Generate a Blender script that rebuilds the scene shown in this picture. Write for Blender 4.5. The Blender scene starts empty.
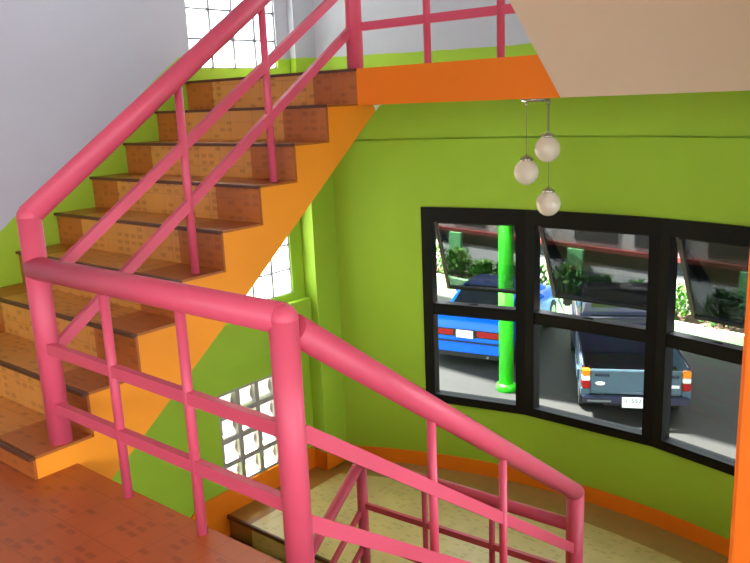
import bpy, bmesh, math, random
from mathutils import Vector, Matrix
random.seed(7)
SC = bpy.context.scene
COL = SC.collection
PI = math.pi

# ------------------------------------------------------------------ levels (metres)
UP = 5.25             # upper landing
MID = UP - 1.62       # floor the photographer stands on
LOW = UP - 3.28       # lower landing
GF = UP - 4.93        # ground floor inside
G = 0.0               # car park
W = 1.544             # left wall plane (y)
RISE, TREAD = 0.19, 0.2643
WELL = -1.35          # left side of the right hand flights
CCX, CCY, RB = -2.51, -0.6, 4.28   # centre and radius of the bowed far wall

# ------------------------------------------------------------------ materials
def lin(c):
    return tuple((v/255/12.92 if v/255 <= .04045 else ((v/255+.055)/1.055)**2.4) for v in c)
class NT:
    def __init__(s, name):
        s.m = bpy.data.materials.new(name); s.m.use_nodes = True
        s.t = s.m.node_tree; s.t.nodes.clear()
        s.out = s.n('ShaderNodeOutputMaterial')
    def n(s, typ, **kw):
        nd = s.t.nodes.new(typ)
        for k, v in kw.items(): setattr(nd, k, v)
        return nd
    def l(s, a, b): s.t.links.new(a, b)
    def math(s, op, a, b=None, c=None):
        nd = s.n('ShaderNodeMath', operation=op)
        for i, v in enumerate((a, b, c)):
            if v is None: continue
            if isinstance(v, (int, float)): nd.inputs[i].default_value = v
            else: s.l(v, nd.inputs[i])
        return nd.outputs[0]
    def mix(s, f, a, b):
        nd = s.n('ShaderNodeMix', data_type='RGBA')
        for i, v in ((0, f), (6, a), (7, b)):
            if isinstance(v, (int, float)): nd.inputs[i].default_value = v
            elif isinstance(v, tuple): nd.inputs[i].default_value = (*v[:3], 1)
            else: s.l(v, nd.inputs[i])
        return nd.outputs[2]
    def pos(s):
        g = s.n('ShaderNodeNewGeometry'); x = s.n('ShaderNodeSeparateXYZ'); s.l(g.outputs['Position'], x.inputs[0])
        return g.outputs['Position'], x.outputs[0], x.outputs[1], x.outputs[2]
    def noise(s, scale, detail=3, vec=None):
        nd = s.n('ShaderNodeTexNoise'); nd.inputs['Scale'].default_value = scale; nd.inputs['Detail'].default_value = detail
        if vec is None:
            vec = s.n('ShaderNodeNewGeometry').outputs['Position']
        s.l(vec, nd.inputs['Vector'])
        return nd.outputs['Fac']
    def principled(s, col, rough=.5, metal=0, spec=.5, bump=None, bs=.1, coat=0):
        p = s.n('ShaderNodeBsdfPrincipled')
        if isinstance(col, tuple): p.inputs['Base Color'].default_value = (*col[:3], 1)
        else: s.l(col, p.inputs['Base Color'])
        if isinstance(rough, (int, float)): p.inputs['Roughness'].default_value = rough
        else: s.l(rough, p.inputs['Roughness'])
        p.inputs['Metallic'].default_value = metal
        p.inputs['Specular IOR Level'].default_value = spec
        p.inputs['Coat Weight'].default_value = coat
        if bump is not None:
            b = s.n('ShaderNodeBump'); b.inputs['Strength'].default_value = bs; b.inputs['Distance'].default_value = .01
            s.l(bump, b.inputs['Height']); s.l(b.outputs[0], p.inputs['Normal'])
        s.l(p.outputs[0], s.out.inputs[0])
        return p

def paint(name, c, rough=.55, var=.10, scale=2.2, bs=.06, spec=.35):
    t = NT(name); c = lin(c)
    f = t.noise(scale, 4)
    d = tuple(v*(1-var) for v in c); e = tuple(min(1, v*(1+var)) for v in c)
    t.principled(t.mix(f, d, e), rough, spec=spec, bump=t.noise(60, 2), bs=bs)
    return t.m
def plain(name, c, rough=.5, metal=0, coat=0, spec=.5):
    t = NT(name); c = lin(c)
    f = t.noise(9, 2)
    t.principled(t.mix(f, tuple(v*.94 for v in c), tuple(min(1, v*1.06) for v in c)), rough, metal, spec, coat=coat)
    return t.m

GREEN = (157, 194, 54); WHITE = (184, 187, 198); ORANGE = (238, 126, 10)

def two_tone(name, kind):
    t = NT(name)
    p, x, y, z = t.pos()
    if kind == 'stair':
        line = t.math('MINIMUM', t.math('MAXIMUM', t.math('ADD', t.math('MULTIPLY', x, RISE/TREAD), UP+.2), MID+.18), UP+.16)
    else:
        line = t.math('ADD', t.math('MULTIPLY', x, 0), UP+.17)
    wob = t.math('MULTIPLY', t.math('SUBTRACT', t.noise(9, 2), .5), .02)
    f = t.math('LESS_THAN', z, t.math('ADD', line, wob))
    n = t.noise(1.7, 4)
    g = lin(GREEN); w = lin(WHITE)
    gc = t.mix(n, tuple(v*.9 for v in g), tuple(v*1.1 for v in g))
    wc = t.mix(n, tuple(v*.93 for v in w), tuple(v*1.05 for v in w))
    t.principled(t.mix(f, wc, gc), .5, spec=.3, bump=t.noise(45, 2), bs=.05)
    return t.m

def tiles(name, base, dark, border, mask=None, mscale=.05, thr=.66, rough=.32, grout=.28, size=.2):
    """printed ceramic tile: joints, scattered paired dark marks, a darker border tile"""
    t = NT(name)
    p, x, y, z = t.pos()
    u = t.math('ADD', x, t.math('MULTIPLY', z, 1.0))
    def frac(a, s): return t.math('FRACT', t.math('ADD', t.math('DIVIDE', a, s), 50.0))
    def fl(a, s): return t.math('FLOOR', t.math('DIVIDE', a, s))
    # dashes
    cb = t.n('ShaderNodeCombineXYZ'); t.l(fl(u, mscale*.8), cb.inputs[0]); t.l(fl(y, mscale*1.3), cb.inputs[1])
    wn = t.n('ShaderNodeTexWhiteNoise', noise_dimensions='2D'); t.l(cb.outputs[0], wn.inputs['Vector'])
    on = t.math('GREATER_THAN', wn.outputs['Value'], thr)
    def box(a, h): return t.math('LESS_THAN', t.math('ABSOLUTE', t.math('SUBTRACT', a, .5)), h)
    dash = t.math('MULTIPLY', t.math('MULTIPLY', box(frac(u, mscale*.8), .27), box(frac(y, mscale*1.3), .34)), on)
    dash = t.math('MULTIPLY', dash, t.math('ADD', t.noise(14, 2), .35))
    # joints
    j = t.math('MAXIMUM', t.math('LESS_THAN', frac(u, size), .02), t.math('LESS_THAN', frac(y, size), .02))
    j2 = t.math('MULTIPLY', t.math('MAXIMUM', t.math('LESS_THAN', frac(u, mscale*2), .05), t.math('LESS_THAN', frac(y, mscale*2), .05)), .4)
    jj = t.math('MAXIMUM', j, j2)
    n = t.noise(5, 4)
    b = lin(base); d = lin(dark); bo = lin(border)
    c = t.mix(n, tuple(v*.82 for v in b), tuple(v*1.18 for v in b))
    if mask: c = t.mix(mask(t, x, y, z), c, t.mix(n, tuple(v*.85 for v in bo), tuple(v*1.12 for v in bo)))
    c = t.mix(t.math('MULTIPLY', dash, .34), c, d)
    c = t.mix(t.math('MULTIPLY', jj, grout), c, d)
    t.principled(c, t.math('ADD', t.math('MULTIPLY', n, .15), rough-.06), spec=.4)
    return t.m

def edge_mask(t, x, y, z):
    return t.math('MAXIMUM', t.math('LESS_THAN', y, .34), t.math('GREATER_THAN', y, W-.28))
def low_mask(t, x, y, z):
    a = t.math('GREATER_THAN', y, W-.27)
    dx = t.math('SUBTRACT', x, CCX); dy = t.math('SUBTRACT', y, CCY)
    r = t.math('SQRT', t.math('ADD', t.math('MULTIPLY', dx, dx), t.math('MULTIPLY', dy, dy)))
    return t.math('MAXIMUM', a, t.math('MULTIPLY', t.math('GREATER_THAN', r, RB-.30), .75))

def glass(name, tint, gloss=.12, rough=.0):
    t = NT(name)
    tr = t.n('ShaderNodeBsdfTransparent'); tr.inputs[0].default_value = (*tint, 1)
    gl = t.n('ShaderNodeBsdfGlossy'); gl.inputs['Roughness'].default_value = rough
    gl.inputs[0].default_value = (.9, .93, .95, 1)
    lw = t.n('ShaderNodeFresnel'); lw.inputs['IOR'].default_value = 1.5
    mx = t.n('ShaderNodeMixShader')
    t.l(t.math('MULTIPLY', lw.outputs[0], gloss), mx.inputs[0]); t.l(tr.outputs[0], mx.inputs[1]); t.l(gl.outputs[0], mx.inputs[2])
    t.l(mx.outputs[0], t.out.inputs[0])
    return t.m
def glass_block(name):
    t = NT(name)
    a = t.n('ShaderNodeBsdfTranslucent'); a.inputs[0].default_value = (.93, .96, .97, 1)
    tr = t.n('ShaderNodeBsdfTransparent'); tr.inputs[0].default_value = (.93, .96, .97, 1)
    g = t.n('ShaderNodeBsdfGlossy'); g.inputs['Roughness'].default_value = .08
    m0 = t.n('ShaderNodeMixShader'); m0.inputs[0].default_value = .12
    t.l(a.outputs[0], m0.inputs[1]); t.l(tr.outputs[0], m0.inputs[2])
    m1 = t.n('ShaderNodeMixShader'); m1.inputs[0].default_value = .05
    t.l(m0.outputs[0], m1.inputs[1]); t.l(g.outputs[0], m1.inputs[2]); t.l(m1.outputs[0], t.out.inputs[0])
    return t.m
def leafy(name, c1, c2):
    t = NT(name)
    r = t.n('ShaderNodeNewGeometry')
    c = t.mix(r.outputs['Random Per Island'], lin(c1), lin(c2))
    t.principled(c, .5, spec=.3)
    return t.m

M = dict(
    left=two_tone('left_wall_paint', 'stair'), bay=two_tone('far_wall_paint', 'bay'),
    green=paint('green_paint', GREEN), white=paint('white_paint', WHITE), orange=paint('orange_paint', ORANGE, var=.09),
    stringer=paint('stringer_orange_paint', (236, 148, 28), var=.08),
    column=paint('column_orange_paint', (224, 112, 17), var=.05),
    soffit=paint('soffit_plaster', (232, 212, 186), var=.05, scale=1.4), plaster=paint('bare_plaster', (225, 222, 205)),
    pink=paint('pink_gloss_paint', (207, 82, 107), rough=.42, var=.07, scale=6, bs=.03, spec=.35),
    mid=tiles('brown_floor_tile', (178, 94, 44), (84, 40, 24), (140, 70, 36), thr=.74),
    step=tiles('step_tile', (208, 142, 66), (100, 54, 26), (178, 98, 38), edge_mask, thr=.6),
    low=tiles('yellow_floor_tile', (206, 186, 128), (142, 122, 70), (154, 110, 54), low_mask, mscale=.045, thr=.72, grout=.16),
    nosing=plain('dark_nosing', (92, 48, 28), .45),
    frame=plain('black_frame_paint', (13, 10, 7), .6, spec=.2), sash=plain('sash_alloy', (120, 108, 92), .4, .0),
    dsash=plain('dark_sash_paint', (22, 19, 16), .5, spec=.3),
    tint=glass('tinted_glass', (.31, .33, .34), .85), clear=glass('clear_glass', (.68, .71, .71), .3), pane=glass('window_glass', (.95, .96, .96), .3),
    gblock=glass_block('glass_block'), mortar=paint('grey_mortar', (112, 112, 122)),
    breeze=paint('breeze_block_cement', (160, 156, 150), rough=.8),
    chrome=plain('chrome', (200, 200, 200), .15, 1), globe=None,
    asphalt=None, concrete=paint('pale_concrete', (190, 186, 176), rough=.85, var=.15, scale=3),
    colgreen=plain('bright_green_gloss', (52, 205, 32), .3), curbgreen=paint('pale_green_paint', (170, 225, 165)),
    blue=plain('blue_car_paint', (6, 98, 222), .35, 0, .0, .3), rubber=plain('tyre_rubber', (20, 20, 20), .8),
    dark=plain('dark_trim', (16, 17, 20), .4), carglass=plain('dark_car_glass', (18, 24, 28), .08),
    red=plain('red_lens', (150, 20, 20), .3, spec=.3), amber=plain('amber_lens', (225, 130, 20), .2), lens=plain('white_lens', (225, 220, 215), .2),
    plate=plain('plate_white', (232, 234, 232), .4), ink=plain('plate_ink', (20, 20, 24), .5),
    truck=plain('grey_blue_car_paint', (70, 90, 104), .35, .0, .2), truckdark=plain('navy_car_paint', (30, 34, 58), .3, .0, .4),
    steel=plain('brushed_steel', (150, 152, 152), .35, .8),
    facade=paint('grey_facade', (168, 162, 156)), redband=paint('red_band', (112, 44, 40)),
    pillgreen=paint('green_pillar', (118, 196, 128)), facglass=plain('facade_glass', (44, 66, 66), .1),
    darkwin=plain('dark_opening', (46, 46, 52), .4), sill=paint('pale_plaster', (206, 204, 200)),
    soil=paint('soil', (70, 54, 40), rough=.9), leaf=leafy('leaves', (38, 84, 22), (96, 150, 50)), leafd=leafy('dark_leaves', (20, 50, 16), (60, 105, 40)),
    flower=plain('pale_flower', (235, 235, 225), .6), cord=plain('lamp_cord', (130, 130, 120), .5),
    roofm=paint('canopy_sheet', (95, 95, 98)),
)
def globe_mat():
    t = NT('milk_glass')
    p = t.principled(lin((232, 222, 205)), .18, spec=.5)
    p.inputs['Subsurface Weight'].default_value = .3
    p.inputs['Subsurface Radius'].default_value = (.05, .05, .05)
    return t.m
M['globe'] = globe_mat()
def asphalt_mat():
    t = NT('car_park_ground')
    n = t.noise(.9, 5); n2 = t.noise(28, 3)
    c = t.mix(n, lin((39, 38, 38)), lin((57, 56, 55)))
    c = t.mix(t.math('MULTIPLY', n2, .35), c, lin((36, 36, 35)))
    t.principled(c, .6, spec=.3, bump=n2, bs=.2)
    return t.m
M['asphalt'] = asphalt_mat()

# ------------------------------------------------------------------ mesh helpers
class B:
    def __init__(s): s.bm = bmesh.new()
    def quad(s, pts):
        return s.bm.faces.new([s.bm.verts.new(p) for p in pts])
    def box(s, x0, x1, y0, y1, z0, z1, bev=0):
        v = [s.bm.verts.new((x, y, z)) for x in (x0, x1) for y in (y0, y1) for z in (z0, z1)]
        fs = []
        for f in ((0, 1, 3, 2), (4, 6, 7, 5), (0, 4, 5, 1), (2, 3, 7, 6), (0, 2, 6, 4), (1, 5, 7, 3)):
            fs.append(s.bm.faces.new([v[i] for i in f]))
        if bev:
            es = list({e for f in fs for e in f.edges})
            bmesh.ops.bevel(s.bm, geom=es, offset=bev, segments=2, affect='EDGES', clamp_overlap=True)
        return s
    def hexa(s, p):   # 8 points: bottom 4 then top 4, same winding
        v = [s.bm.verts.new(q) for q in p]
        for f in ((3, 2, 1, 0), (4, 5, 6, 7), (0, 1, 5, 4), (1, 2, 6, 5), (2, 3, 7, 6), (3, 0, 4, 7)):
            s.bm.faces.new([v[i] for i in f])
        return s
    def prism(s, pts, axis, a, b):  # polygon extruded along an axis
        def P(q, c):
            return {'x': (c, q[0], q[1]), 'y': (q[0], c, q[1]), 'z': (q[0], q[1], c)}[axis]
        A = [s.bm.verts.new(P(q, a)) for q in pts]; Bv = [s.bm.verts.new(P(q, b)) for q in pts]
        s.bm.faces.new(A); s.bm.faces.new(Bv[::-1])
        n = len(pts)
        for i in range(n): s.bm.faces.new((A[i], Bv[i], Bv[(i+1) % n], A[(i+1) % n]))
        return s
    def frame(s, d):
        d = Vector(d).normalized(); up = Vector((0, 0, 1)) if abs(d.z) < .98 else Vector((1, 0, 0))
        a = d.cross(up).normalized(); b = a.cross(d).normalized(); return a, b
    def tube(s, p0, p1, r, n=20, r2=None, cap=True):
        p0 = Vector(p0); p1 = Vector(p1); a, b = s.frame(p1-p0); r2 = r if r2 is None else r2
        R0 = [s.bm.verts.new(p0+(a*math.cos(2*PI*i/n)+b*math.sin(2*PI*i/n))*r) for i in range(n)]
        R1 = [s.bm.verts.new(p1+(a*math.cos(2*PI*i/n)+b*math.sin(2*PI*i/n))*r2) for i in range(n)]
        for i in range(n):
            f = s.bm.faces.new((R0[i], R0[(i+1) % n], R1[(i+1) % n], R1[i])); f.smooth = True
        if cap: s.bm.faces.new(R0[::-1]); s.bm.faces.new(R1)
        return s
    def ball(s, c, r):
        g = bmesh.ops.create_uvsphere(s.bm, u_segments=24, v_segments=16, radius=r, matrix=Matrix.Translation(c))
        for v in g['verts']:
            for f in v.link_faces: f.smooth = True
        return s
    def bar(s, p0, p1, wx, wz):     # flat bar; wx across (horizontal), wz in the upright plane
        p0 = Vector(p0); p1 = Vector(p1); a, b = s.frame(p1-p0)
        q = lambda p: [p+a*i*wx/2+b*j*wz/2 for i, j in ((-1, -1), (1, -1), (1, 1), (-1, 1))]
        s.hexa(q(p0)+q(p1)); return s
    def lathe(s, prof, c, n=28):
        rings = []
        for r, z in prof:
            rings.append([s.bm.verts.new((c[0]+r*math.cos(2*PI*i/n), c[1]+r*math.sin(2*PI*i/n), c[2]+z)) for i in range(n)])
        for k in range(len(rings)-1):
            for i in range(n):
                f = s.bm.faces.new((rings[k][i], rings[k][(i+1) % n], rings[k+1][(i+1) % n], rings[k+1][i])); f.smooth = True
        s.bm.faces.new(rings[0][::-1]); s.bm.faces.new(rings[-1])
        return s
    def loft(s, secs, closed=True, smooth=True):
        R = [[s.bm.verts.new(p) for p in q] for q in secs]; n = len(R[0])
        for k in range(len(R)-1):
            for i in range(n if closed else n-1):
                f = s.bm.faces.new((R[k][i], R[k][(i+1) % n], R[k+1][(i+1) % n], R[k+1][i])); f.smooth = smooth
        if closed: s.bm.faces.new(R[0][::-1]); s.bm.faces.new(R[-1])
        return s
    def build(s, name, mat, parent=None, label=None, local=False, bevel=0, auto=False):
        bmesh.ops.recalc_face_normals(s.bm, faces=s.bm.faces)
        if parent is not None and not local:
            o = Vector(parent.matrix_basis.translation)
            if parent.parent is not None: o = o + Vector(parent.parent.matrix_basis.translation)
            for v in s.bm.verts: v.co -= o
        me = bpy.data.meshes.new(name); s.bm.to_mesh(me); s.bm.free()
        me.materials.append(mat)
        ob = bpy.data.objects.new(name, me); COL.objects.link(ob)
        if parent is not None: ob.parent = parent
        if label: ob['label'] = label
        if bevel:
            bv = ob.modifiers.new('bevel', 'BEVEL'); bv.width = bevel; bv.segments = 2; bv.limit_method = 'ANGLE'
        return ob
def thing(name, label, cat, loc=(0, 0, 0), rz=0, group=None):
    o = bpy.data.objects.new(name, None); COL.objects.link(o); o.location = loc; o.rotation_euler = (0, 0, rz)
    o.empty_display_size = .1
    o['label'] = label; o['category'] = cat
    if group: o['group'] = group
    return o
def tag(o, label, cat, group=None):
    o['label'] = label; o['category'] = cat
    if group: o['group'] = group
    return o
def struct(o, label=None, cat=None):
    o['kind'] = 'structure'
    if label: o['label'] = label
    if cat: o['category'] = cat
    return o
def pol(deg, r): a = math.radians(deg); return (CCX+r*math.cos(a), CCY+r*math.sin(a))
def arc_pts(a0, a1, r, n=24): return [pol(a0+(a1-a0)*i/n, r) for i in range(n+1)]
def arc_block(b, a0, a1, r0, r1, z0, z1):
    n = max(1, int(abs(a1-a0)/1.5))
    A = arc_pts(a0, a1, r0, n); C = arc_pts(a0, a1, r1, n)
    b.prism(A+C[::-1], 'z', z0, z1)

# ------------------------------------------------------------------ setting: walls
X0 = -8.0
def wall_grid(xs, zs, y0, y1, holes):
    b = B()
    for i in range(len(xs)-1):
        for j in range(len(zs)-1):
            cx = (xs[i]+xs[i+1])/2; cz = (zs[j]+zs[j+1])/2
            if any(h[0] < cx < h[1] and h[2] < cz < h[3] for h in holes): continue
            b.box(xs[i], xs[i+1], y0, y1, zs[j], zs[j+1])
    bmesh.ops.remove_doubles(b.bm, verts=b.bm.verts, dist=1e-5)
    # drop the inner doubled faces between neighbouring cells
    dup = [f for f in b.bm.faces if all(len(e.link_faces) > 2 for e in f.edges)]
    seen = {}
    for f in b.bm.faces: seen.setdefault(tuple(round(c, 4) for c in f.calc_center_median()), []).append(f)
    kill = [f for v in seen.values() if len(v) > 1 for f in v]
    bmesh.ops.delete(b.bm, geom=kill, context='FACES')
    return b
WX0, WX1 = .045, .868
H1 = (WX0, WX1, UP+.09, UP+1.29)
H2 = (WX0, WX1, UP-1.685, UP-.685)
H3 = (.005, .79, UP-3.085, UP-2.30)
wl = wall_grid([X0, H3[0], WX0, H3[1], WX1, 1.8], [G, H3[2], H3[3], H2[2], H2[3], H1[2], H1[3], UP+3], W, W+.2, [H1, H2, H3])
struct(wl.build('wall_left', M['left']), 'white stair wall with a green painted lower band')
b = B(); b.box(1.0, 1.36, 1.405, W-.001, LOW, UP-.2); struct(b.build('trim_1', M['green']), 'green pilaster in the corner beside the glass block window')
b = B(); b.box(1.0, 1.36, 1.48, W-.001, UP, UP+3); struct(b.build('trim_2', M['bay']), 'pilaster in the upper landing corner')
b = B(); b.box(-1.9, .995, W-.075, W-.001, UP-2.09, UP-1.745, .006); struct(b.build('trim_3', M['green']), 'green sill ledge under the lower glass block window')
# bowed far wall
AW0, AW1 = -18.6, 18.1
ZB0, ZB1 = UP-2.675, UP-1.025
ZU0, ZU1 = UP+.66, UP+2.3
b = B()
zs = [G, ZB0, ZB1, UP-.493, UP-.478, ZU0, ZU1, UP+3]
for k in range(7):
    for a0, a1 in ((-32, AW0), (AW0, AW1), (AW1, 32)):
        if k in (1, 5) and a0 == AW0: continue
        arc_block(b, a0, a1, RB+(.03 if k == 3 else 0), RB+.2, zs[k], zs[k+1])
struct(b.build('wall_far', M['bay']), 'bowed green wall with the black framed window')
b = B(); arc_block(b, -31, 28.6, RB-.02, RB-.001, UP-.478, UP-.201); struct(b.build('trim_4', M['green']), 'green beam under the upper landing along the bowed wall')
b = B(); arc_block(b, -31, 28.6, RB-.014, RB-.001, LOW, UP-3.155); struct(b.build('baseboard_far', M['orange']), 'orange baseboard along the bowed wall')
b = B()
b.prism([(-2.0, LOW-1.7), (-.001, LOW-.22), (-.001, LOW), (.985, LOW), (.985, UP-3.09), (-.25, UP-3.085), (-2.0, LOW-1.05)], 'y', W-.014, W-.001)
struct(b.build('baseboard_left', M['orange']), 'orange baseboard under the breeze block window')
b = B(); b.box(.986, .999, 1.392, W-.0145, LOW, UP-3.12); b.box(.986, 1.27, 1.391, 1.404, LOW, UP-3.12)
struct(b.build('baseboard_corner', M['orange']), 'orange baseboard around the corner pilaster')
# right wall and pillar
ADDED_WINDOWS = [(-1.45, .9, UP-2.2, UP-.5), (-1.45, .9, UP+.7, UP+2.4)]  # unseen window openings, added to brighten the stringer and lower landing
b = wall_grid([-1.65, -1.45, .9, 1.25], [G, UP-2.2, UP-.5, UP+.7, UP+2.4, UP+3], -2.95, -2.75, ADDED_WINDOWS)
struct(b.build('wall_right', M['green']))
b = B(); b.box(-2.0, -1.65, -2.95, -2.594, G, UP+3, .008); struct(b.build('trim_5', M['column']), 'orange pillar at the right edge')
b = B(); b.box(-1.94, -1.75, -9, -2.96, G, UP+3); struct(b.build('wall_front', M['white']))
b = B(); b.box(X0-.15, X0, -9, W, G, MID+1.05); b.box(X0-.15, X0, -9, W, UP+1.0, UP+3); b.box(X0-.15, X0, -.4, W, MID+1.05, UP+1.0)  # unseen parapet and lintel, added to cut the light coming from behind
struct(b.build('wall_back_light_block', M['white']))
# floors
b = B(); b.box(X0, -1.94, WELL, W-.001, MID-.22, MID); b.box(X0, -1.94, -9, WELL, MID-.22, MID)
fl = struct(b.build('floor', M['mid']), 'reddish brown tiled floor with dark marks')
A = arc_pts(-30.5, 28.4, RB-.002, 40)
def landing(z0, z1, name, mat, label):
    b = B()
    b.prism([(0, -2.749)]+[p for p in A if p[1] > -2.749]+[(1.26, 1.404), (.0, W-.001)] if False else
            [(0, -2.749)]+[p for p in A if -2.749 < p[1] < 1.404]+[(1.0, 1.404), (1.0, W-.001), (0, W-.001)], 'z', z0, z1)
    return struct(b.build(name, mat), label)
landing(UP-.2, UP, 'floor', M['soffit'], 'upper landing slab')
landing(LOW-.2, LOW, 'floor', M['low'], 'lower landing of pale yellow speckled tiles')
b = B(); b.box(X0, 1.7, -2.749, W-.001, GF-.25, GF); struct(b.build('floor', M['low']), 'ground floor slab under the stairs')
b = B(); b.box(-.022, .0, -.0, W-.002, LOW-.03, LOW+.004, .003); struct(b.build('trim_6', M['nosing']), 'dark brown nosing at the lower landing edge')
b = B(); b.box(-.014, -.0005, -1.25, -.001, UP-.2, UP+.001); struct(b.build('trim_7', M['orange']), 'orange fascia on the edge of the upper landing')
b = B(); b.box(X0, 2.2, -9, W+.2, UP+3, UP+3.2); struct(b.build('ceiling', M['white']))
b = B(); b.box(X0, -1.94, -9, W-.001, UP+1.42, UP+1.62); struct(b.build('ceiling', M['soffit']), 'slab of the floor above')
b = B(); b.box(-1.953, -1.9401, -1.30, 0.0, MID-.22, MID-.004); struct(b.build('trim_8', M['orange']), 'orange edge of the brown floor above the stairwell')

# ------------------------------------------------------------------ stairs
# upper flight (k = 0 is the landing edge, k = 8 the low first step)
st = thing('staircase', 'flight of brown tiled steps with an orange side, rising along the left white wall', 'stairs', (-8*TREAD, W/2, MID))
pts = [(-8*TREAD, MID)]
for k in range(8, 0, -1):
    z = UP-k*RISE
    pts += [(-k*TREAD, z-.012), (-(k-1)*TREAD+.0, z-.012)]
pts += [(0, UP-.02), (-.0, UP-.2), (.187, UP-.201), (-.99, UP-1.146), (-1.779, UP-1.743), (-1.939, UP-1.865), (-1.939, MID)]
# remove the backtracking at the top: the wedge under the slab is its own piece
pts = [(-8*TREAD, MID+.001)]
for k in range(8, 0, -1):
    z = UP-k*RISE-.012
    pts += [(-k*TREAD, z), (-(k-1)*TREAD, z)]
pts += [(-.0005, UP-.2005), (.187, UP-.2015), (-.99, UP-1.146), (-1.779, UP-1.743), (-1.9395, UP-1.865), (-1.9395, MID+.001)]
bb = B().prism(pts, 'y', 0, W-.002)
bb.build('stringer', M['stringer'], st, 'orange painted side and underside of the steps')
B().prism([(.125, UP-.2022), (.2, UP-.2022), (.176, UP-.212), (.145, UP-.236)], 'y', -.004, .0).build('plaster_patch', M['plaster'], st, 'bare white plaster corner')
for k in range(8, -1, -1):
    z = UP-k*RISE
    zb = (UP-(k+1)*RISE) if k < 8 else MID+.001
    s = B()
    s.box(-k*TREAD-.012, -k*TREAD-.0005, .0, W-.003, zb+.001, z-.014)          # riser skin
    if k > 0: s.box(-k*TREAD, -(k-1)*TREAD-.0125, .0, W-.003, z-.012, z)       # tread skin
    else: s.box(-.011, .30, .0, W-.003, z, z+.002)
    o = s.build('step', M['step'], st)
    s = B(); s.box(-k*TREAD-.030, -k*TREAD-.006, -.004, W-.003, z-.0138, z+.003, .003)
    s.build('nosing', M['nosing'], o, 'dark brown nosing strip')
# flight above on the right, seen from below
hf = thing('staircase', 'sloping beige underside of the next flight at top right', 'stairs', (0, (WELL-2.75)/2, UP))
SL = .842
pts = [(-.0145, UP-.2), (-1.9395, UP-.2+SL*1.925), (-1.9395, UP+1.62)]
n = 8; tr = 1.94/n
for k in range(n, 0, -1):
    z = UP+1.62*k/(n+.0)
    pts += [(-1.94+(n-k)*tr+.0005, z), (-1.94+(n-k+1)*tr-.015*(k == 1), z)]
pts2 = pts
clean = []
for p in pts2:
    if not clean or (abs(p[0]-clean[-1][0])+abs(p[1]-clean[-1][1])) > 1e-4: clean.append(p)
B().prism(clean, 'y', -2.748, -1.25).build('soffit', M['soffit'], hf)
# flight down on the right
df = thing('staircase', 'flight of steps going down behind the pink rail on the right', 'stairs', (-1.94, -2, LOW))
n = 9; td = 1.925/8; rd = (MID-LOW)/n
pts = [(-1.9395, MID-rd)]
for k in range(1, n):
    z = MID-k*rd
    pts += [(-1.9395+(k-1)*td, z), (-1.9395+k*td, z)]
clean = []
for p in pts:
    if p not in clean: clean.append(p)
clean += [(-.0145, LOW), (-.0145, LOW-.2), (-1.9395, MID-.42)]
B().prism(clean, 'y', -2.7, WELL+.10).build('stringer', M['orange'], df)
for k in range(1, n):
    z = MID-k*rd; x = -1.9395+(k-1)*td
    s = B(); s.box(x+.001, x+td-.001, -2.699, WELL+.099, z+.001, z+.010); o = s.build('step', M['mid'], df)
    s = B(); s.box(x+td-.03, x+td+.012, -2.699, WELL+.0995, z-.012, z+.012, .003); s.build('nosing', M['nosing'], o)
# flight from the lower landing down to the ground floor
lf = thing('staircase', 'lower flight of steps dropping away under the brown floor', 'stairs', (-1.94, .77, GF))
rd2 = (LOW-GF)/n
pts = []
for k in range(1, n):
    z = LOW-k*rd2
    pts += [(-.0225-(k-1)*td, z), (-.0225-k*td, z)]
pts += [(-.0225-(n-1)*td, GF+.001), (-1.5, GF+.001), (-.0225, LOW-.45)]
B().prism(pts, 'y', 0, W-.016).build('stringer', M['orange'], lf)
for k in range(1, n):
    z = LOW-k*rd2; x = -.0225-(k-1)*td
    s = B(); s.box(x-td+.001, x-.001, .0, W-.016, z+.001, z+.010); o = s.build('step', M['low'], lf)
    s = B(); s.box(x-td-.012, x-td+.03, -.001, W-.0165, z-.012, z+.012, .003); s.build('nosing', M['nosing'], o)

# ------------------------------------------------------------------ pink railings
PK = M['pink']
def post(p, x, y, z0, z1, r): B().tube((x, y, z0), (x, y, z1), r).ball((x, y, z1), r).build('newel_post', PK, p)
def rail(p, a, c, r): B().tube(a, c, r).build('handrail', PK, p)
def mid(p, a, c, w=.045, t=.03): B().bar(a, c, t, w).build('mid_rail', PK, p)
def bal(p, x, y, z0, z1, r=.018): B().tube((x, y, z0), (x, y, z1), r, 12).build('baluster', PK, p)
RX = -1.97
# 1 upper flight
r1 = thing('stair_railing', 'pink railing of sloping pipes climbing beside the steps on the left', 'railing', (RX, .05, UP-1.52))
post(r1, RX, .055, UP-1.52, UP-.565, .047)
sl = .69
hz = lambda x: UP-.55+(x+1.966)*.683
rail(r1, (RX, .055, UP-.56), (.03, .045, hz(.03)), .047)
m1 = lambda x: UP-.77+(x+1.845)*.664
m2 = lambda x: UP-1.091+(x+1.905)*.682
mid(r1, (RX, .05, m1(RX)), (.03, .045, m1(.03)))
mid(r1, (RX, .05, m2(RX)), (.03, .045, m2(.03)))
for k, dx in ((5, .12), (3, .14)):
    x = -k*TREAD+dx
    bal(r1, x, .05, UP-k*RISE+.003, hz(x)-.02, .02)
post(r1, .03, .04, UP+.002, UP+.86, .047)
# 2 guard at the floor edge
r2 = thing('railing', 'pink level railing along the edge of the brown floor in the foreground', 'railing', (-1.98, -1.37, MID))
ZR = UP-.768
post(r2, -1.98, -1.372, MID, ZR, .044)
rail(r2, (-1.98, .05, ZR), (-1.98, -1.37, ZR), .047)
mid(r2, (-1.98, .03, UP-1.10), (-1.98, -1.35, UP-1.117)); mid(r2, (-1.98, .03, UP-1.358), (-1.98, -1.35, UP-1.362))
for y in (-.435, -.885): bal(r2, -1.98, y, MID, ZR-.03)
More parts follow.
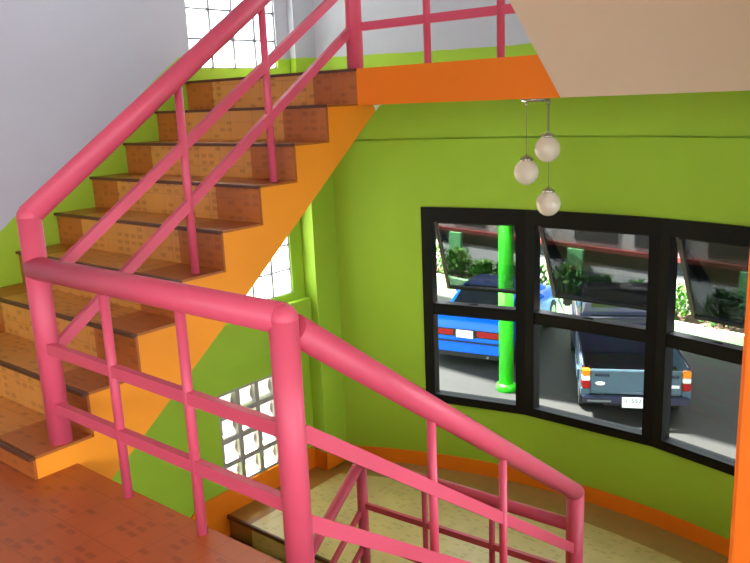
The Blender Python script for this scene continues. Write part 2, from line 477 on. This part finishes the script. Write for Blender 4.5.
# 3 down flight
r3 = thing('stair_railing', 'pink sloping railing going down to the right from the foreground post', 'railing', (.05, -1.33, LOW))
post(r3, .05, -1.33, LOW, UP-2.225, .046)
rail(r3, (-1.94, -1.37, ZR-.04), (.05, -1.33, UP-2.225), .046)
mid(r3, (-1.94, -1.368, UP-1.13), (.05, -1.332, UP-2.56), .05); mid(r3, (-1.94, -1.368, UP-1.43), (.05, -1.332, UP-2.86), .05)
dz = lambda x: ZR-.04-(x+1.94)*(1.457-.04)/1.99
for x in (-1.25, -.73):
    k = int((x+1.9395)/td)+1
    bal(r3, x, -1.352, MID-k*rd+.012, dz(x)-.03)
# 4 guard on the lower landing
r4 = thing('railing', 'pink level railing on the lower landing seen between the foreground bars', 'railing', (.05, .17, LOW))
post(r4, .05, .17, LOW, UP-2.47, .036)
rail(r4, (.05, .17, UP-2.46), (.05, -1.33, UP-2.425), .034)
mid(r4, (.05, .17, UP-2.78), (.05, -1.33, UP-2.70), .038, .025); mid(r4, (.05, .17, UP-3.04), (.05, -1.33, UP-2.98), .038, .025)
for y in (-.34, -.82): bal(r4, .05, y, LOW, UP-2.46)
# 5 lower flight
r5 = thing('stair_railing', 'pink railing of the lower flight sloping down left from the lower landing', 'railing', (-1.9, .16, GF))
l5 = lambda x: UP-2.47+(x-.05)*.78
rail(r5, (.05, .17, l5(.05)), (-1.9, .16, l5(-1.9)), .036)
for d in (.33, .6): mid(r5, (.02, .17, l5(.02)-d), (-1.9, .16, l5(-1.9)-d), .035, .025)
for x in (-.75, -1.35):
    k = int((-.0225-x)/td)+1
    bal(r5, x, .16, LOW-k*rd2+.011, l5(x)-.02)
post(r5, -1.9, .16, LOW-8*rd2+.011, l5(-1.9), .036)
# 6 guard on the upper landing
r6 = thing('railing', 'pink level railing on the edge of the upper landing above the orange fascia', 'railing', (.05, -.6, UP))
rail(r6, (.05, .04, UP+.85), (.05, -1.27, UP+.85), .047)
for z in (.228, .54): mid(r6, (.05, .03, UP+z), (.05, -1.27, UP+z))
for y in (-.45, -.895): bal(r6, .05, y, UP, UP+.82, .02)
post(r6, .05, -1.30, UP, UP+.85, .047)

# ------------------------------------------------------------------ windows in the left wall
def block_window(name, h, nx, nz, label):
    x0, x1, z0, z1 = h
    w = bpy.data.objects.new(name, None); COL.objects.link(w); w.location = ((x0+x1)/2, W+.09, z0)
    w['kind'] = 'structure'; w['label'] = label
    j = .012; sx = (x1-x0)/nx; sz = (z1-z0)/nz
    g = B()
    for i in range(nx+1): g.box(x0+i*sx-j/2 if i else x0, x0+i*sx+j/2 if i < nx else x1, W+.010, W+.085, z0, z1)
    for k in range(nz+1): g.box(x0, x1, W+.012, W+.083, z0+k*sz-j/2 if k else z0, z0+k*sz+j/2 if k < nz else z1)
    g.build('mortar_grid', M['mortar'], w)
    for i in range(nx):
        for k in range(nz):
            c = B(); c.box(x0+i*sx+j/2+.0005, x0+(i+1)*sx-j/2-.0005, W+.014, W+.081, z0+k*sz+j/2+.0005, z0+(k+1)*sz-j/2-.0005, .008)
            c.build('glass_block', M['gblock'], w)
block_window('window_1', H1, 4, 6, 'tall bright glass block window at the top of the stairs')
block_window('window_2', H2, 4, 5, 'bright glass block window half hidden behind the orange stair side')
w3 = bpy.data.objects.new('window_3', None); COL.objects.link(w3); w3.location = ((H3[0]+H3[1])/2, W+.1, H3[2]); w3['kind'] = 'structure'
w3['label'] = 'window of pierced grey breeze blocks above the orange baseboard'
sx = (H3[1]-H3[0])/4; sz = (H3[3]-H3[2])/4
for i in range(4):
    for k in range(4):
        x0 = H3[0]+i*sx+.001; x1 = H3[0]+(i+1)*sx-.001; z0 = H3[2]+k*sz+.001; z1 = H3[2]+(k+1)*sz-.001
        t = .025; y0, y1 = W+.002, W+.075
        c = B()
        ym = (y0+y1)/2
        outer = [(x0, z0), (x1, z0), (x1, z1), (x0, z1)]
        def ring(m, lip):
            pts = [(x0+m, z0+m), (x1-m, z0+m)]
            # wavy inner lip on the far side, as in the cast block
            n = 6
            for q in range(1, n): 
                f = q/n; pts.append((x1-m-lip*(.5-.5*math.cos(2*PI*f)), z0+m+(z1-z0-2*m)*f))
            pts += [(x1-m, z1-m), (x0+m, z1-m)]
            for q in range(1, n):
                f = q/n; pts.append((x0+m, z1-m-(z1-z0-2*m)*f))
            return pts
        R = [[(px, y, pz) for px, pz in ring(m, lip)] for y, m, lip in
             ((y0, 0, 0), (y0, t*.8, 0), (ym-.012, t, .0), (ym, t*1.05, .022), (ym+.012, t, .0), (y1, t*.8, 0), (y1, 0, 0))]
        R.append(R[0])
        c.loft(R[:-1]+[R[0]], closed=False, smooth=False)
        # close the ring seam
        bm = c.bm
        bmesh.ops.remove_doubles(bm, verts=bm.verts, dist=1e-5)
        bm.verts.ensure_lookup_table()
        rr = [ring(m, lip) for m, lip in ((0, 0), (t*.8, 0), (t, 0), (t*1.05, .022), (t, 0), (t*.8, 0), (0, 0))]
        ys = [y0, y0, ym-.012, ym, ym+.012, y1, y1]
        for q in range(6):
            a = (rr[q][-1][0], ys[q], rr[q][-1][1]); d = (rr[q][0][0], ys[q], rr[q][0][1])
            e = (rr[q+1][0][0], ys[q+1], rr[q+1][0][1]); f = (rr[q+1][-1][0], ys[q+1], rr[q+1][-1][1])
            try: c.quad([a, d, e, f])
            except ValueError: pass
        bmesh.ops.remove_doubles(bm, verts=bm.verts, dist=1e-5)
        c.build('breeze_block', M['breeze'], w3)

# ------------------------------------------------------------------ black framed bay window (three units; same again upstairs)
def bay_window(name, zb0, zb1, label, tilt=22, low='clear', top='tint'):
    w = bpy.data.objects.new(name, None); COL.objects.link(w); w.location = (CCX+RB, CCY, zb0); w['kind'] = 'structure'; w['label'] = label
    zm0, zm1 = zb0+.785, zb0+.865
    cuts = [AW1, 6.6, -7.1, AW0]
    for u in range(3):
        A = Vector((*pol(cuts[u], RB+.012), 0)); Bq = Vector((*pol(cuts[u+1], RB+.012), 0))
        d = (Bq-A).normalized(); L = (Bq-A).length
        nrm = Vector((-d.y, d.x, 0))
        if nrm.dot(A-Vector((CCX, CCY, 0))) < 0: nrm = -nrm
        def P(s, n, z): q = A+d*s+nrm*n; return (q.x, q.y, z)
        def blk(bb, s0, s1, n0, n1, z0, z1):
            bb.hexa([P(s0, n0, z0), P(s1, n0, z0), P(s1, n1, z0), P(s0, n1, z0), P(s0, n0, z1), P(s1, n0, z1), P(s1, n1, z1), P(s0, n1, z1)])
        f = B(); jl = .085 if u == 0 else .077; jr = .085 if u == 2 else .077
        n0, n1 = -.02, .08
        blk(f, 0, jl, n0, n1, zb0, zb1); blk(f, L-jr, L, n0, n1, zb0, zb1)
        blk(f, jl, L-jr, n0, n1, zb1-.115, zb1); blk(f, jl, L-jr, n0, n1, zb0, zb0+.07); blk(f, jl, L-jr, n0+.006, n1, zm0-.02, zm1-.005)
        f.build('window_frame', M['frame'], w)
        g = B(); blk(g, jl, L-jr, .03, .036, zb0+.07, zm0-.02); g.build('glass_pane', M[low], w)
        # awning sash hinged at its top, pushed out at the bottom
        zt = zb1-.115; hh = zt-(zm1-.005)-.004; a = math.radians(tilt)
        def Q(s, dn, n):   # dn: distance down the sash, n: thickness
            return P(s, .03+dn*math.sin(a)+n*math.cos(a), zt-dn*math.cos(a)+n*math.sin(a)-.002)
        def sb(bb, s0, s1, d0, d1, n0, n1):
            bb.hexa([Q(s0, d0, n0), Q(s1, d0, n0), Q(s1, d0, n1), Q(s0, d0, n1), Q(s0, d1, n0), Q(s1, d1, n0), Q(s1, d1, n1), Q(s0, d1, n1)])
        s = B(); e0, e1 = jl+.006, L-jr-.006; fw = .022
        sb(s, e0, e0+fw, .0, hh, 0, .03); so = s.build('awning_sash', M['sash'], w)
        s = B(); sb(s, e1-fw, e1, 0, hh, 0, .03); sb(s, e0+fw, e1-fw, 0, fw, 0, .03); sb(s, e0+fw, e1-fw, hh-fw, hh, 0, .03)
        s.build('sash_rail', M['dsash'], so, local=False)
        s = B(); sb(s, e0+fw, e1-fw, fw, hh-fw, .012, .017); s.build('sash_pane', M[top], so, 'dark tinted glass pane')
        h = B(); q = Vector(P(L/2, .0, zm1)); h.tube(q-d*.04+Vector((0, 0, .008)), q+d*.04+Vector((0, 0, .008)), .006, 8); h.build('latch', M['dsash'], so)
for i, (x0, x1, z0, z1) in enumerate(ADDED_WINDOWS):  # frames and glass for the unseen windows added as extra daylight
    w = bpy.data.objects.new('window_%d' % (6+i), None); COL.objects.link(w); w.location = ((x0+x1)/2, -2.85, z0); w['kind'] = 'structure'
    f = B(); xm = (x0+x1)/2
    for a, c in ((x0, x0+.06), (xm-.03, xm+.03), (x1-.06, x1)): f.box(a, c, -2.9, -2.82, z0, z1)
    for a, c in ((z0, z0+.06), (z1-.06, z1)):
        f.box(x0+.06, xm-.03, -2.9, -2.82, a, c); f.box(xm+.03, x1-.06, -2.9, -2.82, a, c)
    f.build('window_frame', M['frame'], w)
    for a, c in ((x0+.06, xm-.03), (xm+.03, x1-.06)):
        g = B(); g.box(a, c, -2.865, -2.86, z0+.06, z1-.06); g.build('glass_pane', M['pane'], w)
bay_window('window_4', ZB0, ZB1, 'black framed window of three bays with tilted top sashes')
bay_window('window_5', ZU0, ZU1, 'window of the upper landing', 22, 'pane', 'pane')

# ------------------------------------------------------------------ pendant lamp
LX, LY = .62, -.78
lp = thing('pendant_lamp', 'cluster of three milky glass globes hanging on thin cords below the upper landing', 'lamp', (LX, LY, UP-.2))
B().tube((LX, LY, UP-.222), (LX, LY, UP-.2005), .085, 28).build('ceiling_plate', M['chrome'], lp, 'chrome ceiling plate')
for i, (dx, dy, dz) in enumerate(((-.035, -.098, -.284), (-.042, .031, -.415), (.058, -.058, -.605))):
    # cords hang straight down from the plate
    px, py = LX+dx, LY+dy
    c = B().tube((px, py, UP-.222), (px, py, UP-.2+dz+.085), .0025, 8).build('cord', M['cord'], lp)
    gl = B().lathe([(.012, -.073), (.03, -.068), (.052, -.052), (.067, -.03), (.073, 0), (.067, .03), (.052, .052), (.034, .066), (.03, .07)], (px, py, UP-.2+dz)).build('globe_shade', M['globe'], lp)
    B().lathe([(.036, .058), (.036, .08), (.02, .086), (.006, .098)], (px, py, UP-.2+dz)).build('cap', M['chrome'], gl, 'chrome cap')
    B().tube((px, py, UP-.24), (px, py, UP-.2225), .009, 10).build('cord_grip', M['chrome'], lp)

# ------------------------------------------------------------------ outside: car park
b = B(); b.quad([(-30, -40, G-.001), (60, -40, G-.001), (60, 50, G-.001), (-30, 50, G-.001)])
struct(b.build('floor', M['asphalt']), 'grey car park ground outside the window')
b = B(); b.box(-8, 1.6, W+.21, 14, G, G+.03); struct(b.build('floor', M['concrete']), 'pale paved yard beside the left wall')

def col(x, y, lab):
    c = thing('column', lab, 'column', (x, y, G))
    B().tube((x, y, G+.10), (x, y, 3.098), .128, 28).build('shaft', M['colgreen'], c)
    B().lathe([(.175, 0), (.175, .10), (.15, .13), (.128, .135)], (x, y, G)).build('base_ring', M['colgreen'], c)
col(7.87, 3.62, 'bright green round column in front of the blue car')
cr = thing('car_park_roof', 'flat roof that shades the parked cars', 'roof', (8, 2, 3.1))
ex = lambda y: 7.74+.09*(y-3.62)
def skewed(b, a0, a1, y0, y1, z0, z1):
    b.hexa([(ex(y0)+a0, y0, z0), (ex(y0)+a1, y0, z0), (ex(y1)+a1, y1, z0), (ex(y1)+a0, y1, z0), (ex(y0)+a0, y0, z1), (ex(y0)+a1, y0, z1), (ex(y1)+a1, y1, z1), (ex(y1)+a0, y1, z1)]); return b
skewed(B(), .28, 4.3, -16, 26, 3.12, 3.26).build('roof_sheet', M['roofm'], cr)
skewed(B(), 0, .279, -16, 26, 3.1, 3.3).build('edge_beam', M['curbgreen'], cr)

def text_mesh(txt, size, mat, parent, name, M4):
    cu = bpy.data.curves.new(name, 'FONT'); cu.body = txt; cu.size = size; cu.extrude = .001; cu.align_x = 'CENTER'; cu.align_y = 'CENTER'
    ob = bpy.data.objects.new(name, cu); COL.objects.link(ob)
    bpy.context.view_layer.update()
    me = bpy.data.meshes.new_from_object(ob.evaluated_get(bpy.context.evaluated_depsgraph_get()))
    bpy.data.objects.remove(ob)
    me.transform(M4); me.materials.append(mat)
    o = bpy.data.objects.new(name, me); COL.objects.link(o); o.parent = parent
    return o
def rear_plate(car, x, y, z, w, h, rows):
    B().box(x-.012, x, y-w/2, y+w/2, z-h/2, z+h/2).build('number_plate', M['plate'], car, 'white number plate', local=True)
    p = car.children[-1]
    for txt, dz, sz in rows:
        for k, ch in enumerate(txt):
            if ch == ' ': continue
            o = (len(txt)-1)/2-k
            Mx = Matrix(((0, 0, -1, x-.0125), (-1, 0, 0, y+o*sz*.62), (0, 1, 0, z+dz), (0, 0, 0, 1)))
            text_mesh(ch, sz, M['ink'], p, 'plate_character', Mx)
def wheel(car, x, y, r, w):
    s = 1 if y > 0 else -1
    wb = B().tube((x, y-w/2, r), (x, y+w/2, r), r, 28).build('wheel', M['rubber'], car, local=True)
    B().tube((x, y+s*(w/2-.02), r), (x, y+s*(w/2+.004), r), r*.6, 20).build('rim', M['steel'], wb, local=True)

def rrect(x, hw, z0, z1, r, n=4):
    """rounded-rectangle cross section in the y-z plane"""
    p = []
    for cy, cz, a0 in ((hw-r, z0+r*.7, -90), (hw-r, z1-r, 0), (-hw+r, z1-r, 90), (-hw+r, z0+r*.7, 180)):
        for i in range(n+1):
            a = math.radians(a0+90*i/n); rz = r*.7 if a0 in (-90, 180) else r
            p.append((x, cy+r*math.cos(a), cz+rz*math.sin(a)))
    return p
# blue car
bc = thing('car', 'bright blue car parked behind the green column, seen from the rear', 'car', (8.47, 4.86, G), math.radians(12))
B().loft([rrect(.0, .70, .30, .70, .10), rrect(.05, .78, .26, .86, .12), rrect(.12, .80, .24, .92, .12), rrect(.60, .82, .22, .95, .12), rrect(1.5, .83, .20, .93, .12),
          rrect(2.7, .83, .20, .92, .12), rrect(3.6, .80, .22, .82, .14), rrect(4.1, .72, .26, .70, .14), rrect(4.25, .60, .30, .58, .10)]).build('body', M['blue'], bc, local=True)
B().loft([rrect(.62, .66, .85, .94, .04), rrect(.95, .64, .85, 1.13, .08), rrect(1.35, .60, .85, 1.30, .10), rrect(1.9, .60, .85, 1.335, .10), rrect(2.4, .61, .85, 1.28, .10),
          rrect(2.85, .65, .85, 1.08, .08), rrect(3.2, .68, .85, .93, .04)]).build('cabin', M['blue'], bc, local=True)
def slab(pts, t, nrm):
    n = Vector(nrm)*t; q = B(); q.hexa([Vector(p) for p in pts]+[Vector(p)+n for p in pts]); return q
slab([(.655, -.56, .955), (.655, .56, .955), (1.29, .49, 1.298), (1.29, -.49, 1.298)], .014, (-.45, 0, .9)).build('rear_window', M['carglass'], bc, local=True)
B().box(.72, .74, -.12, .12, .995, 1.025).build('brake_light', M['lens'], bc, local=True)
for s in (1, -1):
    B().hexa([(1.0, s*.655, .93), (2.75, s*.665, .93), (2.5, s*.62, 1.22), (1.35, s*.612, 1.24), (1.0, s*.662, .93), (2.75, s*.672, .93), (2.5, s*.632, 1.22), (1.35, s*.626, 1.24)]).build('side_window', M['carglass'], bc, local=True)
    tl = B().box(-.008 if 0 else .02, .07, *sorted((s*.24, s*.74)), .625, .735, .006).build('tail_light', M['red'], bc, local=True)
    tl.location.x = -.035
    B().box(1.95, 2.08, *sorted((s*.82, s*.97)), .93, 1.05, .03).build('wing_mirror', M['blue'], bc, local=True)
    wheel(bc, .78, s*.73, .29, .19); wheel(bc, 3.3, s*.73, .29, .19)
B().box(-.004, .06, -.765, .765, .60, .75, .006).build('garnish', M['dark'], bc, local=True)
B().box(-.03, .06, -.74, .74, .50, .525, .006).build('bumper_strip', M['dark'], bc, local=True)
B().box(.0, .2, -.66, .66, .20, .30, .01).build('bumper_valance', M['dark'], bc, local=True)
B().box(-.02, -.0042, -.2, .2, .59, .76, .004).build('plate_surround', M['dark'], bc, local=True)
rear_plate(bc, -.021, 0, .672, .34, .15, [('5754', .02, .08)])
B().tube((-.02, -.45, .24), (.2, -.45, .24), .025, 12).build('exhaust_pipe', M['steel'], bc, local=True)

# pickup
pk = thing('pickup_truck', 'grey blue pickup truck parked with its tailgate towards the window', 'truck', (7.54, 1.19, G), math.radians(28))
HB = .80
def side_panel(s):
    q = B(); q.prism([(.10, .48), (1.9, .48), (1.9, .92), (.10, .92)], 'y', *sorted((s*HB, s*(HB-.06)))); return q
bed = B(); bed.box(.10, 1.9, -HB+.061, HB-.061, .50, .56); bed.build('bed_floor', M['dark'], pk, local=True)
for s in (1, -1):
    p = side_panel(s).build('bed_side', M['truck'], pk, local=True)
    B().tube((.1, s*(HB-.03), .94), (1.9, s*(HB-.03), .94), .025, 10).build('bed_rail', M['truckdark'], p, local=True)
    B().box(.0, .10, *sorted((s*(HB-.01), s*(HB-.13))), .82, .92, .01).build('turn_light', M['amber'], pk, local=True)
    B().box(.0, .10, *sorted((s*(HB-.01), s*(HB-.13))), .74, .819, .01).build('reversing_light', M['lens'], pk, local=True)
    B().box(.0, .10, *sorted((s*(HB-.01), s*(HB-.13))), .62, .739, .01).build('tail_light', M['red'], pk, local=True)
    B().box(.02, .10, *sorted((s*HB, s*(HB-.13))), .48, .618, .01).build('corner_panel', M['truck'], pk, local=True)
    wheel(pk, .95, s*.68, .33, .22); wheel(pk, 3.75, s*.68, .33, .22)
    B().box(.55, 1.35, *sorted((s*(HB+.001), s*(HB+.035))), .56, .74, .02).build('wheel_arch', M['truck'], pk, local=True)
tg = B().box(.02, .07, -HB+.135, HB-.135, .53, .92, .012).build('tailgate', M['truck'], pk, local=True)
B().box(.012, .02, -HB+.15, HB-.15, .875, .905, .003).build('top_ridge', M['truck'], tg, local=True)
B().box(.008, .02, -HB+.15, HB-.15, .56, .59, .003).build('lower_ridge', M['truck'], tg, local=True)
e = B(); 
ring = []
for r0 in (1, .45):
    ring.append([(.0165, .52+.075*r0*math.cos(2*PI*i/24), .70+.034*r0*math.sin(2*PI*i/24)) for i in range(24)])
e.loft([[(.0195, y, z) for x, y, z in ring[0]], ring[0], ring[1], [(.0195, y, z) for x, y, z in ring[1]]]).build('oval_badge', M['lens'], tg, 'pale oval badge', local=True)
def marks(y0, z, n, w, h, name, mat):
    q = B()
    for i in range(n):
        y = y0-i*w*1.28
        q.box(.0155, .0198, y-w, y, z, z+h)
        if i % 2 == 0: q.box(.0155, .0198, y-w*1.2, y, z-.0, z+h*.3)
    q.build(name, mat, tg, local=True)
marks(.60, .815, 5, .035, .042, 'lettering', M['truckdark'])
marks(-.40, .81, 4, .045, .05, 'lettering', M['truckdark'])
B().box(.0155, .0198, -.63, -.34, .655, .70).build('sticker', M['lens'], tg, 'pale sticker strip', local=True)
B().box(-.06, .04, -HB+.02, HB-.02, .40, .52, .02).build('rear_bumper', M['truckdark'], pk, local=True)
B().box(-.064, -.03, .35, .72, .42, .47, .01).build('bumper_step', M['steel'], pk, local=True)
rear_plate(pk, -.066, .02, .435, .36, .16, [('U 5523', .03, .085)])
B().box(.12, 3.9, -.45, .45, .30, .50).build('chassis', M['dark'], pk, local=True)
B().loft([rrect(1.96, .77, .48, 1.04, .05), rrect(2.6, .80, .46, 1.04, .06), rrect(3.3, .80, .46, 1.02, .08), rrect(4.2, .78, .46, .98, .1), rrect(4.7, .70, .46, .86, .1)]).build('cab_body', M['truckdark'], pk, local=True)
B().loft([rrect(1.97, .70, .98, 1.30, .06), rrect(2.05, .68, .98, 1.56, .10), rrect(2.3, .67, .98, 1.62, .10), rrect(2.9, .67, .98, 1.60, .10), rrect(3.3, .69, .98, 1.35, .08), rrect(3.62, .72, .98, 1.04, .03)]).build('cab_roof', M['truckdark'], pk, local=True)
slab([(1.958, -.56, 1.1), (1.958, .56, 1.1), (2.02, .52, 1.47), (2.02, -.52, 1.47)], .012, (-1, 0, 0)).build('cab_rear_window', M['carglass'], pk, local=True)
for s in (1, -1):
    B().hexa([(2.15, s*.692, 1.08), (3.3, s*.70, 1.08), (3.05, s*.68, 1.46), (2.25, s*.672, 1.5), (2.15, s*.71, 1.08), (3.3, s*.72, 1.08), (3.05, s*.70, 1.46), (2.25, s*.69, 1.5)]).build('side_window', M['carglass'], pk, local=True)
    B().box(3.1, 3.2, *sorted((s*.81, s*.98)), 1.08, 1.25, .03).build('wing_mirror', M['dark'], pk, local=True)
B().tube((1.88, -.72, 1.22), (1.88, .72, 1.22), .022, 12).tube((1.88, -.72, 1.0), (1.88, -.72, 1.22), .022, 12).tube((1.88, .72, 1.0), (1.88, .72, 1.22), .022, 12).build('headboard_bar', M['truckdark'], pk, local=True)

# planter, shrubs and the building opposite (all along one slightly skewed line)
SKEW = math.radians(-10.3)
def OP(s, n, z):   # s along the kerb (+y), n away from us
    return Vector((12.16+s*math.sin(-SKEW)+n*math.cos(SKEW), 1.3+s*math.cos(SKEW)+n*math.sin(SKEW), z))
def oblk(b, s0, s1, n0, n1, z0, z1):
    b.hexa([OP(s0, n0, z0), OP(s1, n0, z0), OP(s1, n1, z0), OP(s0, n1, z0), OP(s0, n0, z1), OP(s1, n0, z1), OP(s1, n1, z1), OP(s0, n1, z1)]); return b
pl = thing('planter', 'long low planter with a pale green kerb in front of the grey building', 'planter', OP(3, .5, 0))
oblk(B(), -6, 13, 0, .14, 0, .32).build('kerb', M['curbgreen'], pl)
oblk(B(), -6, 13, .141, 1.1, 0, .26).build('soil', M['soil'], pl)
def shrub(s, n, h, r, mat, label, seed, flowers=False):
    rn = random.Random(seed); c = OP(s, n, .26)
    t = thing('shrub', label, 'shrub', c, 0, 'shrubs in the planter')
    b = B()
    for i in range(400):
        a = rn.uniform(0, 2*PI); q = rn.random()**.5*r; z = rn.uniform(.02, 1)*h
        q *= (1-.55*(z/h)**2)
        p = c+Vector((q*math.cos(a), q*math.sin(a), z))
        d = Vector((math.cos(a)*.7+rn.uniform(-.5, .5), math.sin(a)*.7+rn.uniform(-.5, .5), rn.uniform(.2, 1.3))).normalized()
        L = rn.uniform(.10, .19); w = rn.uniform(.025, .045)
        sd = d.cross(Vector((0, 0, 1))).normalized()*w
        up = sd.cross(d).normalized()*.012
        b.quad([p, p+d*L*.5+sd+up, p+d*L, p+d*L*.5-sd+up])
    b.build('foliage', mat, t)
    b = B()
    for i in range(5):
        a = i*1.3; b.tube(c, c+Vector((math.cos(a)*r*.5, math.sin(a)*r*.5, h*.75)), .012, 6, .005)
    b.build('stem', M['soil'], t)
    if flowers:
        for i in range(14):
            a = rn.uniform(0, 2*PI); q = rn.random()*r*.7
            b = B(); b.ball(c+Vector((q*math.cos(a), q*math.sin(a), h*rn.uniform(.85, 1.05))), .022)
            b.build('flower', M['flower'], t, 'tiny white flower')
shr = [(.15, .50, .7, .42, 'leafd', 'shrub at the right end of the planter, next to the orange pillar', False),
       (1.2, .50, .72, .42, 'leaf', 'bright shrub with tiny white flowers at the left edge of the right hand bay', True),
       (2.2, .55, .55, .45, 'leafd', 'dark shrub beyond the pickup cab, rightmost in the middle pane', False),
       (3.1, .5, .58, .45, 'leafd', 'dark shrub left of the pickup cab in the middle pane', False),
       (4.0, .5, .72, .45, 'leaf', 'tallest shrub in the middle pane, in front of the green pillar', False),
       (4.9, .5, .62, .45, 'leafd', 'shrub at the left edge of the middle pane, above the front of the blue car', False),
       (5.8, .5, .6, .45, 'leafd', 'shrub mostly hidden by the bright green round column', False),
       (6.7, .55, .45, .42, 'leaf', 'low shrub just left of the green column above the blue car roof', False),
       (7.6, .5, .68, .45, 'leaf', 'bushy shrub in front of the leftmost green pillar', False),
       (8.5, .5, .75, .45, 'leaf', 'leafy shrub at the far left edge of the window', False)]
for i, (s, n, h, r, m, lab, fw) in enumerate(shr): shrub(s, n, h, r, M[m], lab, 50+i, fw)
bd = thing('building', 'grey building opposite with dark openings, a red band and green pillars', 'building', OP(3, 2.5, 0))
oblk(B(), -9, 16, 2.6, 7, 0, .5501).build('plinth', M['sill'], bd)
oblk(B(), -9, 16, 3.0, 7, .551, .98).build('glazing', M['facglass'], bd)
oblk(B(), -9, 16, 2.55, 7, .981, 1.09).build('band', M['redband'], bd)
oblk(B(), -9, 16, 2.7, 7, 1.091, 5.2).build('wall', M['facade'], bd)
for s in (.55, 5.2, 9.6, -4.2): oblk(B(), s-.24, s+.24, 2.45, 2.549, 0, .98).build('pillar', M['pillgreen'], bd)
for s in (1.0, 2.9, 4.7, 7.1, 9.2, -2.0, -4.2): oblk(B(), s-.65, s+.65, 2.66, 2.699, 1.2, 2.6).build('window', M['darkwin'], bd)

# ------------------------------------------------------------------ light
world = bpy.data.worlds.new('World'); SC.world = world; world.use_nodes = True
nt = world.node_tree; bg = nt.nodes['Background']
bg.inputs[0].default_value = (.90, .95, 1.0, 1); bg.inputs[1].default_value = 2.0
sun = bpy.data.lights.new('Sun', 'SUN'); sun.energy = 22.0; sun.angle = math.radians(3.5); sun.color = (1, .95, .86)
so = bpy.data.objects.new('Sun', sun); COL.objects.link(so)
sd = Vector((-.12, 1.0, 2.15)).normalized()     # towards the sun
so.rotation_euler = sd.to_track_quat('Z', 'Y').to_euler(); so.location = (0, 10, 20)

# ------------------------------------------------------------------ camera
cam = bpy.data.cameras.new('Camera'); co = bpy.data.objects.new('Camera', cam); COL.objects.link(co)
F, YAW, PITCH, ROLL = 777.3249, math.radians(39.949), math.radians(-13.181), math.radians(-2.482)
Fv = Vector((math.cos(YAW)*math.cos(PITCH), math.sin(YAW)*math.cos(PITCH), math.sin(PITCH)))
Rv = Vector((math.sin(YAW), -math.cos(YAW), 0)); Uv = Rv.cross(Fv)
R2 = Rv*math.cos(ROLL)+Uv*math.sin(ROLL); U2 = -Rv*math.sin(ROLL)+Uv*math.cos(ROLL)
co.matrix_world = Matrix(((R2.x, U2.x, -Fv.x, -3.446), (R2.y, U2.y, -Fv.y, -2.947), (R2.z, U2.z, -Fv.z, UP-.171), (0, 0, 0, 1)))
cam.sensor_width = 36; cam.sensor_fit = 'HORIZONTAL'; cam.lens = F*36/750; cam.clip_start = .05; cam.clip_end = 200
SC.camera = co
SC.view_settings.view_transform = 'Standard'; SC.view_settings.look = 'None'; SC.view_settings.gamma = 1; SC.view_settings.use_curve_mapping = False
SC.view_settings.exposure = 2.16
